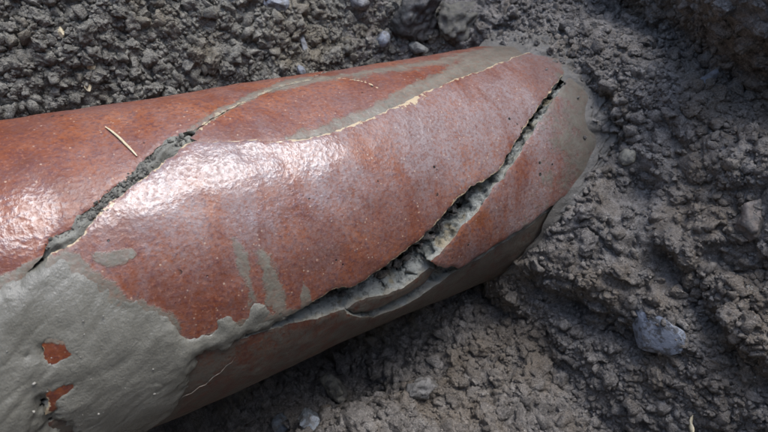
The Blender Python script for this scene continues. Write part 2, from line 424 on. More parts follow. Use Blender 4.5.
    for k in range(K+1):
        fr = k/K; q = V[bset].copy(); q3 = np.column_stack([q, np.full(m_, fr*thick*1.3)])
        amp = .0024*min(1, fr*3)
        disp = amp*1.7*fbm(q3, .008, 21, 5, .72)+.0016*min(1, fr*3)*(np.abs(fbm(q3*np.array([.5, .5, 2.5]), .006, 77, 3))-.4)-.0008*min(1, fr*4)+bevel*fr
        q = q+nr[bset]*disp[:, None]
        verts.append(on_pipe(q[:, 0], q[:, 1], r_out[bset]-thick*fr)); depth.append(np.full(m_, fr)); sav.append(np.column_stack([q, np.zeros(m_)]))
        if k:
            lo_ = base+(k-1)*m_; hi_ = base+k*m_
            f1 = np.column_stack([lo_+bi[:, 0], hi_+bi[:, 0], hi_+bi[:, 1]]); f2 = np.column_stack([lo_+bi[:, 0], hi_+bi[:, 1], lo_+bi[:, 1]])
            faces += [f1, f2]; mi += [np.ones(len(f1)), np.ones(len(f2))]
    nv = sum(len(x) for x in verts)
    pad = lambda x, v: np.concatenate([x, x, np.full(nv-2*n_, v)])
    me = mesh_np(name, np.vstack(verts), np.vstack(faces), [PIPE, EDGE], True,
                 {'mud': pad(mud, -1), 'rim': pad(rimd, 1), 'wet': pad(wet, 0), 'soak_shade': pad(soak_shade, 0), 'film': pad(film, 0), 'depth': np.concatenate(depth)}, np.concatenate(mi))
    at = me.attributes.new('sa', 'FLOAT_VECTOR', 'POINT'); at.data.foreach_set('vector', np.vstack(sav).astype(np.float32).ravel())
    o = obj(name, me, parent)
    if label: o['label'] = label
    return o

OFF = {'A': .0018, 'B': -.0006, 'C': .0004, 'D': .0004}
pipe = obj('clay_pipe', None)
tag(pipe, 'large broken red-brown glazed clay pipe running into the soil bank', 'pipe')
build_shard('A', [T(-.03, 6), (36, 290), (52, 252), (62, 247), (75, 241), (88, 229), (98, 217), (105, 209), (112, 201), (122, 193), (132, 186), (144, 178), (157, 167), (167, 158), (177, 150), (186, 143),
    (200, 141), (230, 141), (262, 140), (285, 139), (305, 137), (325, 133), (345, 127), (365, 120), (385, 112), (405, 103), (413, 98), (425, 92), (445, 83), (465, 75), (485, 68), (505, 60), (520, 54), (532, 51), (550, 46), (572, 52),
    (572, 64), (557, 81), (546, 98), (531, 119), (521, 134), (509, 154), (499, 171), (486, 180), (471, 187), (456, 202), (441, 219), (426, 235), (406, 251), (386, 267), (366, 279), (352, 288), (343, 288), (330, 292), (316, 301), (301, 310), (286, 316), (270, 321), (250, 327), (220, 336), (190, 345), T(.03, 8)],
    OFF['A'], pipe, label='wide central red shard standing proud, glossy with sky glare', rim=.85)
build_shard('B', [(190, 137), (201, 127), (217, 115), (237, 104), (257, 94), (277, 86), (297, 81), (312, 78), T(.26, 125), T(.30, 160), T(.32, 219), T(.62, 219), T(.62, 100), (590, 43),
    (550, 50), (532, 55), (505, 64), (465, 79), (425, 96), (413, 102), (405, 107), (385, 116), (345, 131), (305, 141), (285, 143), (262, 144), (230, 144), (205, 142)],
    OFF['B'], pipe, label='sunken orange-red shard along the crown, half filmed with green-grey mud')
build_shard('C', [T(-.53, -1), T(-.14, 2), T(-.05, 5), (20, 290), (44, 252), (48, 243), (60, 235), (72, 228), (75, 219), (88, 211), (97, 203), (105, 194), (112, 187), (125, 180), (135, 172), (142, 164), (148, 157), (155, 151), (165, 141), (178, 134), (187, 131),
    (199, 128), (216, 116), (236, 105), (256, 95), (276, 87), (296, 82), (311, 79), T(.255, 126), T(.295, 160), T(.315, 219), T(-.53, 219)],
    OFF['C'], pipe, label='red shard with pale grit specks beside the mud-filled crack')
build_shard('D', [(588, 60), (573, 68), (563, 84), (549, 107), (535, 129), (520, 154), (505, 177), (493, 188), (482, 204), (469, 220), (454, 238), (441, 253), (431, 262), (438, 266), (447, 268), (453, 266), (459, 269), (468, 265), (480, 256), (491, 248), (512, 235), (533, 221), (548, 210), (562, 199), T(.43, 8), T(.62, 6), T(.62, 80)],
    OFF['D'], pipe, label='lower red shard with a pale broken edge, dulled by mud at the bank', bevel=.0015, rim=.55)
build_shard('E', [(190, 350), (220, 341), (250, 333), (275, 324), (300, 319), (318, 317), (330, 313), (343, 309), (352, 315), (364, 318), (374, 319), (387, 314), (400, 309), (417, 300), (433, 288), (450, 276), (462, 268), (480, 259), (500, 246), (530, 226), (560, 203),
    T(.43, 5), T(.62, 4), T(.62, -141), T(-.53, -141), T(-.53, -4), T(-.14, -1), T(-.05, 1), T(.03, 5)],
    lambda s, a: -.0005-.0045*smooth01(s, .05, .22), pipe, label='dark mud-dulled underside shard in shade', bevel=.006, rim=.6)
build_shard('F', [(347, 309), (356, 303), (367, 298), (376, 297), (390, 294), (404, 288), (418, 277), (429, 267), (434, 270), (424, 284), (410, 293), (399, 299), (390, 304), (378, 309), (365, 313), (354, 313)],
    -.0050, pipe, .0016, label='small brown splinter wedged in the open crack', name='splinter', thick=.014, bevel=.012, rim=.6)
print('pipe', time.time()-T0)

# ------------------------------------------------------------------ trench walls and floor
def gauss(P, c, r): return np.exp(-((P-np.array(c))**2).sum(1)/(r*r))
def wall_pt(px, py):
    r = CAM_M@cray(px, py); k = (.425+.45*CAM_P[2])/(r[0]-.45*r[2]); return CAM_P+k*r
def line_dist(P, pts):
    best = np.full(len(P), 9.)
    for a, b in zip(pts[:-1], pts[1:]):
        d = b-a; t_ = np.clip((P-a)@d/(d@d), 0, 1); best = np.minimum(best, np.linalg.norm(P-a-t_[:, None]*d, axis=1))
    return best
def clumps(P, s=1.0, seed=0):
    """crumb relief: heaped rounded lumps of several sizes, with an id for tint"""
    Wp = P+np.stack([vnoise(P, .012, seed+k) for k in (1, 2, 3)], -1)*.003+np.stack([vnoise(P, .04, seed+k) for k in (4, 5, 6)], -1)*.009
    loose = smooth01(fbm(P, .09, seed+40, 2), -.55, .35)
    d, i1 = worley(Wp, .036*s, seed+11); h = .012*s*(np.clip(1-(d/.85)**2, 0, 1)**.6*(.3+.7*i1)-.3)
    d, i2 = worley(Wp, .015*s, seed+12); h += .0075*s*(np.clip(1-(d/.9)**1.6, 0, 1)*(.25+.75*i2)-.3)*(.35+.65*loose)
    am = .0072*s; cl = .017*s
    for k in range(4):                                  # creased billows: crumbs with sharp clefts between
        h += am*(np.sqrt(np.abs(vnoise(Wp, cl, seed+20+k)))-.5)*(1 if k == 0 else .4+.6*loose); am *= .62; cl *= .52
    d, i3 = worley(Wp, .006*s, seed+13); h += .0028*s*(np.clip(1-d/.8, 0, 1)*(.2+.8*i3)-.2)*(.3+.7*loose)
    tint = .25*i1+.35*i2+.4*i3
    return h, np.clip((tint-.5)*2.0+.5, 0, 1)

def build_walls():
    # plan outline at pipe-axis height
    x0, x1, y0, y1, rc = -.50, .432, -.62, .150, .10
    def corner(cx, cy, a0, a1): return [(cx+rc*math.cos(a), cy+rc*math.sin(a)) for a in np.linspace(a0, a1, 24)]
    h = math.pi/2
    pts = [(x0+rc, y1)]+[(x1-rc, y1)]+corner(x1-rc, y1-rc, h, 0)[1:]+[(x1, y0+rc)]+corner(x1-rc, y0+rc, 0, -h)[1:]+[(x0+rc, y0)]+corner(x0+rc, y0+rc, -h, -2*h)[1:]+[(x0, y1-rc)]+corner(x0+rc, y1-rc, 2*h, h)[1:]
    pts = np.array(pts); L = np.concatenate([[0], np.cumsum(np.linalg.norm(np.diff(pts, axis=0), axis=1))])
    tot = L[-1]
    ua = .28; ub = (x1-x0-2*rc)+rc*h+.52                     # fine stretch: seen part of the back and end walls
    u = np.concatenate([np.linspace(0, ua, 40, False), np.arange(ua, ub, .00125), np.linspace(ub, tot, 160)])
    z = np.concatenate([np.linspace(-.21, -.17, 8, False), np.arange(-.17, .27, .00118), np.linspace(.27, .77, 70)])
    px = np.interp(u, L, pts[:, 0]); py = np.interp(u, L, pts[:, 1])
    e = 1e-3; tx = np.interp((u+e) % tot, L, pts[:, 0])-np.interp((u-e) % tot, L, pts[:, 0]); ty = np.interp((u+e) % tot, L, pts[:, 1])-np.interp((u-e) % tot, L, pts[:, 1])
    l = np.hypot(tx, ty); nx, ny = -ty/l, tx/l                # outward
    m = .45*np.clip(nx, 0, 1)**2+.62*np.clip(ny, 0, 1)**2+.3*np.clip(-nx, 0, 1)**2+.3*np.clip(-ny, 0, 1)**2
    Z = z[None, :]; W = np.where(Z < .27, Z, .27+.6*(Z-.27))          # steeper higher up
    P = np.stack([px[:, None]+nx[:, None]*m[:, None]*W, py[:, None]+ny[:, None]*m[:, None]*W, Z+0*px[:, None]], -1).reshape(-1, 3)
    N = np.stack([-nx, -ny, m], -1); N /= np.linalg.norm(N, axis=1, keepdims=True); N = np.repeat(N, len(z), 0)
    hgt, tint = clumps(P, 1.0, 3)
    big = .016*fbm(P, .16, 60, 2)
    endw = smooth01(P[:, 0], .26, .38)
    # hollows, ledges and furrows of the end bank
    big -= .055*np.exp(-(line_dist(P, [wall_pt(590, -8), wall_pt(640, 14), wall_pt(690, 40), wall_pt(735, 66), wall_pt(790, 96)])/.026)**2)*endw
    big += .050*gauss(P, wall_pt(735, 8), .045)*endw+.04*gauss(P, wall_pt(790, 20), .05)*endw
    big -= .030*np.exp(-(line_dist(P, [wall_pt(668, 262), wall_pt(700, 312), wall_pt(735, 352), wall_pt(790, 398)])/.011)**2)
    big += .016*np.exp(-(line_dist(P, [wall_pt(690, 262), wall_pt(725, 310), wall_pt(770, 350)])/.03)**2)
    big -= .020*np.exp(-(line_dist(P, [wall_pt(556, 292), wall_pt(600, 318), wall_pt(640, 345)])/.012)**2)
    big += .016*np.exp(-(line_dist(P, [wall_pt(560, 255), wall_pt(610, 280), wall_pt(660, 300)])/.028)**2)
    big -= .024*gauss(P, wall_pt(636, 192), .018)
    big -= .009*np.exp(-(line_dist(P, [wall_pt(566, 20), wall_pt(604, 52), wall_pt(632, 88)])/.010)**2)*endw
    big -= .020*np.exp(-(line_dist(P, [wall_pt(712, 255), wall_pt(735, 268), wall_pt(760, 268)])/.008)**2)
    dax = np.hypot(P[:, 1], P[:, 2]); up = smooth01(P[:, 2], -.02, .07)
    big += (-.004+.026*smooth01(P[:, 2], .06, .118)+.008*up)*np.exp(-(np.clip(dax-R, 0, None)/.045)**2)*endw
    flat = np.clip(gauss(P, wall_pt(610, 372), .05)+.6*gauss(P, wall_pt(645, 415), .05)+.55*gauss(P, wall_pt(640, 90), .05), 0, 1)
    big += .040*gauss(P, (.425, -.125, -.005), .05)+.045*gauss(P, (.38, -.10, -.07), .05)
    hgt *= 1.15-.72*flat
    P = P+N*(hgt+big)[:, None]
    P = P+np.stack([vnoise(P, .007, 91), vnoise(P, .007, 92), vnoise(P, .007, 93)], -1)*.0008
    return P, len(u), len(z), tint, u, z
P, nu, nz, tint, _, _ = build_walls()
F4 = grid_faces(nu, nz)[:, ::-1]
cen = P[F4[:, 0]]; F4 = F4[~((cen[:, 1] > .03) & (cen[:, 0] < .26) & (cen[:, 0] > -.25) & (cen[:, 2] < -.06))]; cen = P[F4[:, 0]]   # nothing lies open behind and below the pipe
back = (cen[:, 1] > .02) & (cen[:, 0] < .50)
F_wall = F4
me = mesh_np('trench_wall', P, F4, [SOIL_BACK, SOIL_END], True, {'tint': tint},
             (~((P[F4[:, 0], 1]+.25*vnoise(cen*1.0, .03, 5)*.1 > .06) & (cen[:, 0] < .34))).astype(int))
wall_o = tag(obj('trench_wall', me), 'crumbly dark grey soil banks of the dug pit', None, None, 'structure')
P_wall = P
print('walls', len(P), time.time()-T0)

def build_floor():
    xs = np.concatenate([np.linspace(-.6, .0, 40, False), np.arange(.0, .47, .0012), np.linspace(.47, .52, 6)])
    ys = np.concatenate([np.linspace(-.75, -.42, 24, False), np.arange(-.42, .0, .0012), np.linspace(0, .25, 24)])
    X, Yv = np.meshgrid(xs, ys, indexing='ij'); P = np.stack([X, Yv, 0*X], -1).reshape(-1, 3)
    z = -.142+.010*fbm(P, .14, 70, 2)
    z += -.075*smooth01(P[:, 1], -.13, -.05)*(1-smooth01(P[:, 0], .22, .34))          # scooped out under the pipe
    z += -.045*smooth01(P[:, 0], .16, .05)
    z += .032*gauss(P*[1, 1, 0], (.35, -.085, 0), .07)+.02*gauss(P*[1, 1, 0], (.39, -.16, 0), .06)
    P[:, 2] = z
    hgt, tint = clumps(P*[1, 1, .4], .9, 5)
    P[:, 2] += hgt*1.15
    P[:, :2] += np.stack([vnoise(P, .007, 94), vnoise(P, .007, 95)], -1)*.0008
    return P, len(xs), len(ys), tint
Pf, nx_, ny_, tintf = build_floor()
F4f = grid_faces(nx_, ny_)
floor_o = tag(obj('trench_floor', mesh_np('trench_floor', Pf, F4f, SOIL_END, True, {'tint': tintf})), 'crumbly grey soil floor of the pit below the pipe', None, None, 'structure')
# ground around the pit
bm = bmesh.new()
ring_i = [(-.66, .47), (.64, .47), (.64, -.775), (-.66, -.775)]; ring_o = [(-30, 30), (30, 30), (30, -30), (-30, -30)]
vi = [bm.verts.new((*p, .75)) for p in ring_i]; vo = [bm.verts.new((*p, .75)) for p in ring_o]
for i in range(4): bm.faces.new((vi[i], vi[(i+1) % 4], vo[(i+1) % 4], vo[i]))
bmesh.ops.recalc_face_normals(bm, faces=bm.faces); me = bpy.data.meshes.new('ground'); bm.to_mesh(me); me.materials.append(soil_material('topsoil', (.06, .05, .04), (.12, .1, .08), (.2, .17, .13), use_tint=False))
tag(obj('ground', me), 'bare brown earth round the pit', None, None, 'structure')
print('floor', time.time()-T0)

# ------------------------------------------------------------------ loose soil
bvh_w = BVHTree.FromPolygons([tuple(v) for v in P_wall.tolist()], F_wall.tolist())
bvh_f = BVHTree.FromPolygons([tuple(v) for v in Pf.tolist()], F4f.tolist())
def soil_hit(px, py):
    d = Vector(CAM_M@cray(px, py)); o = Vector(CAM_P); best = None
    for b in (bvh_w, bvh_f):
        h = b.ray_cast(o, d)
        if h[0] is not None and (best is None or h[3] < best[3]): best = h
    n = best[1]
    return best[0], (n if n.dot(d) < 0 else -n), best[3]
def lump(seed, sub=2, rough=.35, sharp=False):
    bm = bmesh.new(); bmesh.ops.create_icosphere(bm, subdivisions=sub, radius=1)
    bm.verts.ensure_lookup_table()
    V = np.array([v.co[:] for v in bm.verts]); Fx = np.array([[v.index for v in f.verts] for f in bm.faces]); bm.free()
    off = np.array([seed*13.7, seed*3.1, seed*7.7])
    if sharp:                                          # cut facets
        rr = np.random.default_rng(seed); nn = rr.normal(size=(11, 3)); nn /= np.linalg.norm(nn, axis=1, keepdims=True); dd = rr.uniform(.5, .85, 11)
        for n_, d_ in zip(nn, dd):
            k = V@n_-d_; V = V-np.outer(np.clip(k, 0, None), n_)
        V *= 1.25; V = V*(1+.05*fbm(V+off, .5, seed, 3)[:, None])
    else:
        d_, i_ = worley(V+off, .8, seed)
        V = V*(1+rough*fbm(V+off, 1.1, seed, 3)+.35*(np.sqrt(np.clip(1-(d_/.85)**2, 0, 1))-.6))[:, None]
    V = V*np.random.default_rng(seed+5).uniform(.75, 1.15, 3)
    return V, Fx
def chunk(seed):
    V, Fx = lump(seed, 2, .5, True)
    off = np.array([seed*3.3, seed*1.7, seed*5.1])
    return V*(1+.42*fbm(V+off, .8, seed, 3, .75))[:, None]*np.random.default_rng(seed).uniform(.7, 1.25, 3), Fx
protos = [chunk(100+k) for k in range(18)]
def rotmats(n):
    q = rng.normal(size=(n, 4)); q /= np.linalg.norm(q, axis=1, keepdims=True); a, b, c, d = q.T
    return np.stack([1-2*(c*c+d*d), 2*(b*c-a*d), 2*(b*d+a*c), 2*(b*c+a*d), 1-2*(b*b+d*d), 2*(c*d-a*b), 2*(b*d-a*c), 2*(c*d+a*b), 1-2*(b*b+c*c)], -1).reshape(n, 3, 3)
fines = []
for k in range(10):
    V, Fx = lump(500+k, 1, .5); fines.append((V*rng.uniform(.7, 1.3, (len(V), 1)), Fx))
def crumbs(name, pos, rad, mat, label, protos=protos):
    n = len(pos); Rm = rotmats(n)*rad[:, None, None]; kind = rng.integers(0, len(protos), n); tn = rng.uniform(0, 1, n)
    Vs, Fs, Ts, base = [], [], [], 0
    for k, (V, Fx) in enumerate(protos):
        s = np.where(kind == k)[0]
        if not len(s): continue
        W_ = np.einsum('nij,vj->nvi', Rm[s], V)+pos[s][:, None, :]
        Vs.append(W_.reshape(-1, 3)); Fs.append((Fx[None]+(base+np.arange(len(s))*len(V))[:, None, None]).reshape(-1, 3)); Ts.append(np.repeat(tn[s], len(V)))
        base += len(s)*len(V)
    return tag(obj(name, mesh_np(name, np.vstack(Vs), np.vstack(Fs), mat, True, {'tint': np.concatenate(Ts)})), label, 'soil', None, 'stuff')
def pick(Pv, mask, n):
    i = np.where(mask)[0]; q = Pv[rng.choice(i, n)]
    return q+np.array([-.0003, -.0002, .0002])
loosew = smooth01(fbm(P_wall, .09, 43, 2), -.55, .35)
mb = (P_wall[:, 0] > -.10) & (P_wall[:, 0] < .44) & (P_wall[:, 1] > .12) & (P_wall[:, 2] > .0) & (P_wall[:, 2] < .22)
me_ = (P_wall[:, 0] > .30) & (P_wall[:, 1] < .08) & (P_wall[:, 1] > -.47) & (P_wall[:, 2] < .28) & (P_wall[:, 2] > -.14) & (rng.uniform(0, 1, len(P_wall)) < .25+.75*loosew)
me_ &= ~((np.hypot(P_wall[:, 1], P_wall[:, 2]) < R-.01))
mf = (Pf[:, 0] > .03) & (Pf[:, 0] < .42) & (Pf[:, 1] < -.0) & (Pf[:, 1] > -.42)
def rads(n, lo, hi): return np.exp(rng.normal(math.log(lo), .55, n)).clip(lo*.4, hi)
def clear_pipe(p, r):
    d = np.hypot(p[:, 1], p[:, 2]); k = (d > R+r+.001); return p[k], r[k]
for Pv, mk, mat, n1, r1, n2, where in ((P_wall, mb, SOIL_BACK, 3000, .0024, 9000, 'on the bank behind the pipe'), (P_wall, me_, SOIL_END, 5200, .0024, 14000, 'on the bank the pipe enters'), (Pf, mf, SOIL_END, 3200, .0028, 9000, 'on the pit floor')):
    a, b = clear_pipe(pick(Pv, mk, n1), rads(n1, r1, r1*2.8)); crumbs('soil_crumbs', a, b, mat, 'loose grey soil crumbs '+where)
    a, b = clear_pipe(pick(Pv, mk, n2), rads(n2, .0014, .003)); crumbs('fine_soil', a, b, mat, 'fine grey soil grains '+where, fines)
print('crumbs', time.time()-T0)

# ---- clods one can tell apart
clod_me = []
for k in range(8):
    V, Fx = lump(300+k, 4, .3, True); d_, _i = worley(V+k*5.5, .42, 300+k)
    V = V*(1+.25*fbm(V+k*7.7, .9, 300+k, 3, .6)+.30*(np.clip(1-d_/.9, 0, 1)-.3)+.10*fbm(V+k, .2, k, 2))[:, None]
    tv, ti = worley(V+k*9, .4, k); ti = ti*.8
    clod_me.append((V, Fx, ti))
def clod_mesh(k, mat):
    V, Fx, ti = clod_me[k]; return mesh_np('soil_clod', V, Fx, mat, True, {'tint': ti})
CM = {m.name: [clod_mesh(k, m) for k in range(8)] for m in (SOIL_BACK, SOIL_END)}
placed = []
def clod(px, py, rad, mat, label, group, sink=.35, squash=.8):
    p, n, dist = soil_hit(px, py)
    if math.hypot(p.y, p.z) < R+rad*.9: return
    for q, r in placed:
        if (p-q).length < (r+rad)*.75: return
    placed.append((p, rad))
    o = obj('soil_clod', CM[mat.name][rnd.randrange(8)])
    o.rotation_mode = 'QUATERNION'; o.rotation_quaternion = n.to_track_quat('Z', 'Y') @ Euler((rnd.uniform(-.5, .5), rnd.uniform(-.5, .5), rnd.uniform(0, 6.28))).to_quaternion()
    o.scale = (rad*rnd.uniform(.8, 1.15), rad*rnd.uniform(.8, 1.15), rad*squash); o.location = p+n*rad*squash*(1-2*sink)*.3
    tag(o, label, 'soil clod', group)
LB = ('small olive-grey clod of soil on the bank behind the pipe', 'clods on the bank behind the pipe')
LE = ('small dark grey clod of soil on the bank the pipe enters', 'clods on the bank the pipe enters')
LF = ('small grey clod of soil on the pit floor below the pipe', 'clods on the pit floor')
for k in range(75):
    x = rnd.uniform(0, 440); y = rnd.uniform(0, 112-.157*x); clod(x, y, rnd.uniform(.005, .0105), SOIL_BACK, *LB)
for k in range(70):
    x = rnd.uniform(580, 765); y = rnd.uniform(5, 425); clod(x, y, rnd.uniform(.005, .010), SOIL_END, *LE)
for x, y, r in ((380, 372, .012), (455, 402, .011), (360, 420, .013), (480, 350, .011), (505, 415, .010), (445, 335, .010), (540, 372, .011)): clod(x, y, r, SOIL_END, 'larger lumpy grey clod among the crumbs on the pit floor', 'larger clods on the pit floor')
for k in range(90):
    x = rnd.uniform(300, 585); y = rnd.uniform(300, 428)
    if y < 416-.42*(x-183)+16: continue
    clod(x, y, rnd.uniform(.0045, .0095), SOIL_END, *LF)

def bank_normal(p, n):
    b = Vector((0, 0, 1)) if p.z < -.105 and p.x < .36 else (Vector((0, -.85, .53)) if p.y > .06 and p.x < .34 else Vector((-.88, -.15, .45)))
    return (b.normalized()*.8+n*.2).normalized()
def stone(name, px, py, size, mat, label, cat, seed, sharp=True, sink=.3, tilt=(0, 0, 0), group=None, sub=3):
    p, n, dist = soil_hit(px, py); n = bank_normal(p, n)
    V, Fx = lump(seed, sub, .25, sharp)
    if sub > 3: V = V*(1+.16*fbm(V+seed, .9, seed, 5, .65)-.18*np.abs(vnoise(V+seed, .5, seed)))[:, None]
    V = V*np.array(size)
    o = obj(name, mesh_np(name, V, Fx, mat, (not sharp) or sub > 3))
    if not sharp: pass
    o.rotation_mode = 'QUATERNION'; o.rotation_quaternion = n.to_track_quat('Z', 'Y') @ Euler(tilt).to_quaternion()
    o.location = p+n*size[2]*(1-2*sink)
    return tag(o, label, cat, group)
GREY = stone_material('buff_grey_stone', (.12, .115, .09), (.30, .28, .22))
BLUE = stone_material('pale_blue_stone', (.15, .165, .185), (.28, .30, .335), .5)
BROWN = stone_material('brown_stone', (.10, .083, .07), (.19, .16, .138))
DARK = stone_material('dark_wet_rock', (.022, .022, .022), (.07, .07, .065), .45)
OLIVE = stone_material('olive_rock', (.07, .066, .05), (.15, .142, .115), .7)
stone('round_stone', 332, 394, (.0155, .0135, .0135), GREY, 'rounded buff stone lying in shadow below the pipe', 'stone', 41, True, .02, sub=4)
stone('grey_clod', 421, 393, (.013, .013, .011), stone_material('pale_grey_clod', (.14, .135, .125), (.27, .26, .245), .8), 'pale grey blocky clod on the pit floor', 'soil clod', 42, True, .08, sub=4)
stone('slate_shard', 655, 331, (.023, .020, .0065), stone_material('slate_blue_grey', (.20, .22, .25), (.33, .36, .41), .5), 'pale blue-grey angular stone set in the bank', 'stone', 43, True, .28, (-.1, -.1, .9))
stone('flat_stone', 751, 221, (.011, .018, .006), BROWN, 'flat brown-grey stone set in the dark bank', 'stone', 44, True, .5, (0, .2, .3), sub=4)
stone('dark_rock', 413, 14, (.034, .026, .022), DARK, 'dark wet rock bedded behind the pipe crown', 'rock', 45, True, .55, sub=5)
stone('olive_rock', 452, 18, (.024, .034, .020), OLIVE, 'upright olive-grey rock beside the dark wet one', 'rock', 46, True, .62, sub=5)
stone('pale_pebble', 275, 4, (.012, .009, .007), BLUE, 'pale blue-grey pebble high on the bank behind the pipe', 'pebble', 47, True, .3)
stone('pale_pebble', 304, 47, (.005, .016, .005), stone_material('grey_flake', (.16, .17, .175), (.3, .31, .32)), 'thin grey upright stone flake behind the pipe', 'pebble', 48, True, .3)
stone('pale_pebble', 300, 70, (.005, .006, .004), BLUE, 'small pale square chip resting by the pipe crown', 'pebble', 49, True, .1)
stone('pale_pebble', 384, 40, (.008, .008, .007), BLUE, 'bluish grey pebble beside the dark wet rock', 'pebble', 50, False, .25)
stone('pale_pebble', 418, 48, (.013, .009, .007), stone_material('grey_pebble', (.14, .14, .125), (.25, .25, .225)), 'flat grey pebble at the foot of the dark wet rock', 'pebble', 51, True, .25)
stone('pale_pebble', 360, 3, (.014, .010, .009), stone_material('grey_pebble_top', (.15, .15, .15), (.27, .27, .27)), 'smooth grey pebble at the top of the bank behind the pipe', 'pebble', 52, False, .25)
stone('pale_pebble', 628, 158, (.007, .006, .005), GREY, 'small round grey pebble in the bank near the pipe mouth', 'pebble', 53, False, .2)
stone('pale_pebble', 708, 82, (.006, .010, .004), stone_material('slate_blue', (.10, .105, .12), (.19, .2, .22)), 'bluish stone chip under the dark hollow in the bank', 'pebble', 54, True, .25)
stone('wet_stone', 312, 424, (.016, .014, .008), stone_material('wet_blue_stone', (.13, .15, .165), (.26, .29, .32), .3), 'wet bluish flat stone below the rounded buff stone', 'stone', 55, True, .3)
stone('wet_stone', 283, 424, (.010, .009, .006), stone_material('wet_blue_stone_2', (.11, .13, .145), (.22, .25, .28), .25), 'smaller wet bluish stone under the pipe belly', 'stone', 56, True, .3)
for i, (x, y) in enumerate(((62, 33), (92, 68), (88, 88))):
    stone('mineral_fleck', x, y, (.0035, .005, .0025), STRAW, ['small cream mineral fleck high on the bank', 'upper cream fleck on the lump behind the pipe', 'lower cream fleck on the lump behind the pipe'][i], 'fleck', 60+i, True, .2)

# ------------------------------------------------------------------ mud on the pipe
def mud_sheet(name, pts, thick, soft, holes, label, mat, step=.0013, wr=.0012, lumps=(), seed=0, base=None, edge=.0022):
    pg = poly(pts, .003); lo = pg.min(0)-.012; hi = pg.max(0)+.012
    xs = np.arange(lo[0], hi[0], step); ys = np.arange(lo[1], hi[1], step)
    X, Yv = np.meshgrid(xs, ys, indexing='ij'); Q = np.column_stack([X.ravel(), Yv.ravel()])
    Q3 = np.column_stack([Q, np.zeros(len(Q))])
    d = sdf(Q, pg)+edge*fbm(Q3, .011, seed+1, 5, .65)
    h = thick*(1-np.exp(-np.clip(d, 0, None)/soft))
    h = np.where(d < 0, d*.9, h)
    c_, s_ = math.cos(.55), math.sin(.55)
    rot = np.column_stack([(Q[:, 0]*c_+Q[:, 1]*s_)*.28, -Q[:, 0]*s_+Q[:, 1]*c_, 0*Q[:, 0]])
    inside = smooth01(d, 0, .006)
    wrk = fbm(rot, .011, seed+5, 4, .55)
    Qw = rot+np.column_stack([vnoise(Q3, .02, seed+3), vnoise(Q3, .02, seed+4), 0*Q[:, 0]])*.004
    h += inside*(wr*.55*fbm(Qw, .012, seed+5, 4, .6)-wr*.7*np.clip(np.abs(vnoise(Qw, .012, seed+9))*-7+1, 0, 1)*smooth01(vnoise(Q3, .03, seed+10), -.1, .5)+.0016*fbm(Q3, .05, seed+7, 3))
    for (px, py, r, amp) in lumps:
        c = np.array(sa(px, py, .003)); h += amp*np.exp(-((Q-c)**2).sum(1)/r**2)*smooth01(d, -.004, .003)
    for hp, dep in holes:
        hd = sdf(Q, poly(hp, .003))+.0022*fbm(Q3, .009, seed+13, 4, .65)
        h = np.where(hd > -.009, h*smooth01(-hd, -.0005, .009)**.7-.0012*smooth01(hd, -.0015, .0008)*dep-np.clip(hd, 0, None)*.8, h)
    bs = base(Q[:, 0], Q[:, 1]) if base else OFF['A']
    r = R+bs+np.maximum(h, -.005)
    V = on_pipe(Q[:, 0], Q[:, 1], r); Fq = grid_faces(len(xs), len(ys))
    Fq = Fq[(h[Fq] > -.0035).any(1)]
    used = np.unique(Fq); mp = -np.ones(len(V), int); mp[used] = np.arange(len(used))
    me = mesh_np(name, V[used], mp[Fq], mat)
    at = me.attributes.new('sa', 'FLOAT_VECTOR', 'POINT'); at.data.foreach_set('vector', Q3[used].astype(np.float32).ravel())
    sm = obj(name, me)
    return tag(sm, label, 'mud')
mud_sheet('mud_smear', [T(-.2, 62), (-30, 300), (0, 288), (30, 275), (44, 264), (62, 256), (74, 261), (92, 274), (112, 284), (119, 297), (136, 302), (150, 309), (165, 317), (173, 327), (177, 337), (190, 342),
    (205, 337), (219, 332), (221, 322), (230, 320), (241, 326), (250, 320), (253, 308), (259, 303), (271, 311), (284, 318), (270, 327), (252, 332), (240, 339), (226, 351), (207, 351), (193, 357), (192, 375), (183, 392), (168, 420), T(.02, -26), T(-.05, -42), T(-.2, -42)],
    .0023, .0085, [(hp, 1.0) for hp in HOLES],
    'thick smooth grey mud smeared over the near end of the pipe', MUD, .00115, .0009,
    [(230, 328, .007, .0005), (260, 312, .007, .0008), (180, 352, .014, .0015)], 1)
mud_sheet('crack_mud', [(186, 132), (178, 134), (165, 141), (155, 151), (148, 157), (142, 164), (135, 172), (125, 180), (112, 187), (105, 194), (97, 203), (88, 211), (75, 219), (72, 229), (60, 235), (48, 242), (50, 250), (63, 248), (76, 242), (87, 231), (97, 219), (104, 211), (111, 202), (121, 194), (131, 187), (143, 179), (156, 168), (166, 159), (176, 151), (184, 142)],
    .0014, .0018, [], 'lumpy grey mud filling the crack beside the straw', CRACKMUD, .0008, .0034, [(60, 240, .004, .002), (82, 228, .004, .0022), (160, 152, .005, .002)], 30,
    lambda s, a: np.full_like(s, .0006), .0020)
print('mud', time.time()-T0)

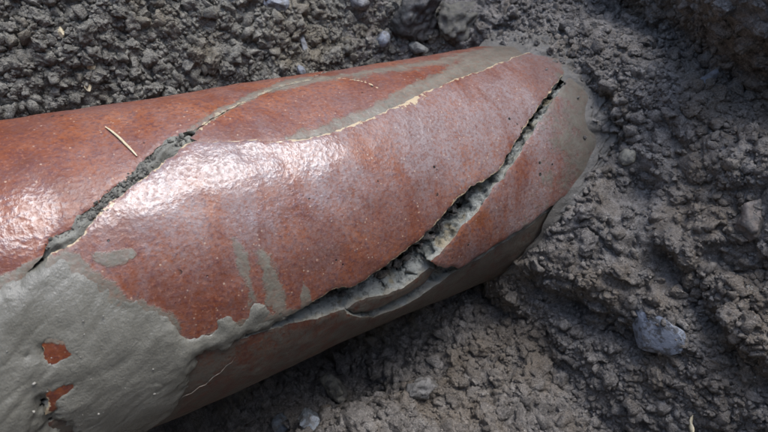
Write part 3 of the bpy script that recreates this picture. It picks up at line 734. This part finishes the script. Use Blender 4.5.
# crumbs lodged in the open crack
gap = poly([(498, 176), (486, 186), (471, 194), (456, 209), (441, 226), (426, 242), (406, 258), (386, 273), (366, 286), (350, 296), (335, 300), (320, 307)], -.012)
gq = resample(gap, .0008, False); gq = gq[rng.integers(0, len(gq), 420)]+rng.normal(0, .0045, (420, 2))
cl_ = poly([(50, 246), (66, 238), (80, 228), (92, 213), (105, 202), (120, 189), (138, 176), (150, 163), (166, 150), (180, 139)], .001)
cq = resample(cl_, .0008, False); cq = cq[rng.integers(0, len(cq), 420)]+rng.normal(0, .0016, (420, 2))
crumbs('mud_grains', on_pipe(cq[:, 0], cq[:, 1], R+.0016+rng.normal(0, .0005, 420)), rads(420, .0007, .0017), SOIL_BACK, 'small soil grains stuck in the mud-filled crack', fines)
crumbs('crack_crumbs', on_pipe(gq[:, 0], gq[:, 1], R-.021+rng.normal(0, .0035, 420)), rads(420, .0015, .0045), SOIL_END, 'dark soil crumbs lodged in the open crack of the pipe')

n_ = 900
th = np.radians(rng.uniform(-15, 115, n_)); xs_ = .446+.025*np.sin(th*1.3)-np.abs(rng.normal(0, .016, n_))+.012
crumbs('stuck_crumbs', on_pipe(xs_, th*R, R+.0006+rng.uniform(0, .0012, n_)), rads(n_, .0018, .005), SOIL_END, 'soil crumbs stuck round the pipe where it enters the bank')
# wet clay packed round the pipe where it enters the bank
def mud_collar():
    th = np.radians(np.arange(-22, 128, .45)); tt = np.linspace(0, 1, 80)
    s0 = np.interp(np.degrees(th), [-22, 10, 26, 39, 67, 102, 128], [.352, .388, .420, .440, .428, .425, .42])
    TH, TT = np.meshgrid(th, tt, indexing='ij'); S0 = np.repeat(s0[:, None], len(tt), 1)
    Q3 = np.column_stack([TH.ravel()*R, TT.ravel()*.06, 0*TT.ravel()])
    sx = S0.ravel()+.012*fbm(Q3*[1, .35, 1], .03, 81, 2, .4)-.006+.055*TT.ravel()
    rr = R-.0012+.0024*smooth01(TT.ravel(), 0, .25)+np.interp(np.degrees(TH.ravel()), [40, 75, 100], [.026, .016, .007])*np.clip(TT.ravel()-.12, 0, None)**1.4
    rr += (.0050*fbm(Q3, .026, 82, 3)+.0040*np.sqrt(np.abs(vnoise(Q3, .011, 83)))+.0022*fbm(Q3, .006, 84, 3, .65))*smooth01(TT.ravel(), .05, .5)
    PT = on_pipe(sx, TH.ravel()*R, rr); pk = rng.choice(np.where(TT.ravel() > .22)[0], 900, p=(lambda w_: w_/w_.sum())(TT.ravel()[TT.ravel() > .22]**1.5))
    crumbs('stuck_crumbs', PT[pk], rads(900, .0018, .0052), SOIL_END, 'soil crumbs pressed into the clay round the pipe end')
    me = mesh_np('mud_collar', on_pipe(sx, TH.ravel()*R, rr), grid_faces(len(th), len(tt)), mud_material('dark_bank_clay', (.07, .065, .055), (.175, .163, .142), .5, (300, 260, 1)))
    at = me.attributes.new('sa', 'FLOAT_VECTOR', 'POINT'); at.data.foreach_set('vector', np.column_stack([sx, TH.ravel()*R, 0*sx]).astype(np.float32).ravel())
    return tag(obj('mud_collar', me), 'dark wet clay packed round the pipe where it enters the bank', 'mud')
mud_collar()
# grit on the smeared mud
q = np.column_stack([rng.uniform(-.06, .05, 34), np.radians(rng.uniform(-5, 48, 34))*R])
q = q[sdf(q, poly([(0, 292), (60, 262), (112, 290), (165, 322), (185, 345), (183, 385), (165, 415), (60, 440), (-20, 430)], .003)) > .004]
GRIT = stone_material('pale_grit', (.16, .15, .125), (.40, .385, .33), .7, False)
crumbs('mud_grit', on_pipe(q[:, 0], q[:, 1], np.full(len(q), R+OFF['A']+.0018)), rads(len(q), .00045, .0010), GRIT, 'fine pale grit stuck in the smeared mud', fines)
# ------------------------------------------------------------------ slivers and roots
def sliver(name, pts3, rad, mat, label, cat, flat=.5, seg=8):
    pts3 = np.array(pts3); n = len(pts3); V = []
    for i in range(n):
        t_ = pts3[min(i+1, n-1)]-pts3[max(i-1, 0)]; t_ /= np.linalg.norm(t_)
        up = np.array([0, pts3[i][1], pts3[i][2]]); up /= np.linalg.norm(up); sd = np.cross(t_, up); sd /= np.linalg.norm(sd); up = np.cross(sd, t_)
        for k in range(seg):
            a = 2*math.pi*k/seg; V.append(pts3[i]+rad[i]*(math.cos(a)*sd+flat*math.sin(a)*up))
    Fq = [[i*seg+k, i*seg+(k+1) % seg, (i+1)*seg+(k+1) % seg, (i+1)*seg+k] for i in range(n-1) for k in range(seg)]
    return tag(obj(name, mesh_np(name, np.array(V), np.array(Fq), mat)), label, cat)
def path_on_pipe(pix, off, lift, n=24):
    q = resample(np.array([sa(x, y, off) for x, y in pix]), .0015, False); r = R+off+lift
    return on_pipe(q[:, 0], q[:, 1], np.full(len(q), r))
def taper(n, r, a=.25): 
    t_ = np.linspace(0, 1, n); return r*(a+(1-a)*np.sqrt(np.clip(np.sin(math.pi*t_*.96+.06), 0, 1)))
p3 = path_on_pipe([(105.5, 127.5), (112, 132), (119, 138), (126, 145), (132, 151), (137, 156.5)], OFF['C'], .0006); sliver('straw', p3, taper(len(p3), .00085), STRAW, 'pale dry straw sliver lying on the pipe', 'straw', .6)
ROOT = stone_material('pale_root', (.20, .165, .13), (.38, .33, .27), .6, True)
p3 = path_on_pipe([(176, 401), (184, 395), (191, 392.5), (199, 386), (205, 384), (213, 376), (220, 372), (226, 365), (231, 362), (235, 356)], -.0008, .0007); sliver('root_hair', p3, taper(len(p3), .00030, .4), ROOT, 'fine pale root hair clinging to the shaded pipe side', 'root', .8)
p, n, _ = soil_hit(690, 424)
d1 = Vector(CAM_M@np.array([.15, 1, 0])); d1 = (d1-n*d1.dot(n)).normalized()
pts = [np.array(p+n*(.002+.001*math.sin(k*.8))+d1*(k-6)*.0017) for k in range(12)]
sliver('wood_chip', pts, taper(12, .0028), STRAW, 'pale straw-coloured chip on the lower bank', 'chip', .5)
print('done', time.time()-T0)
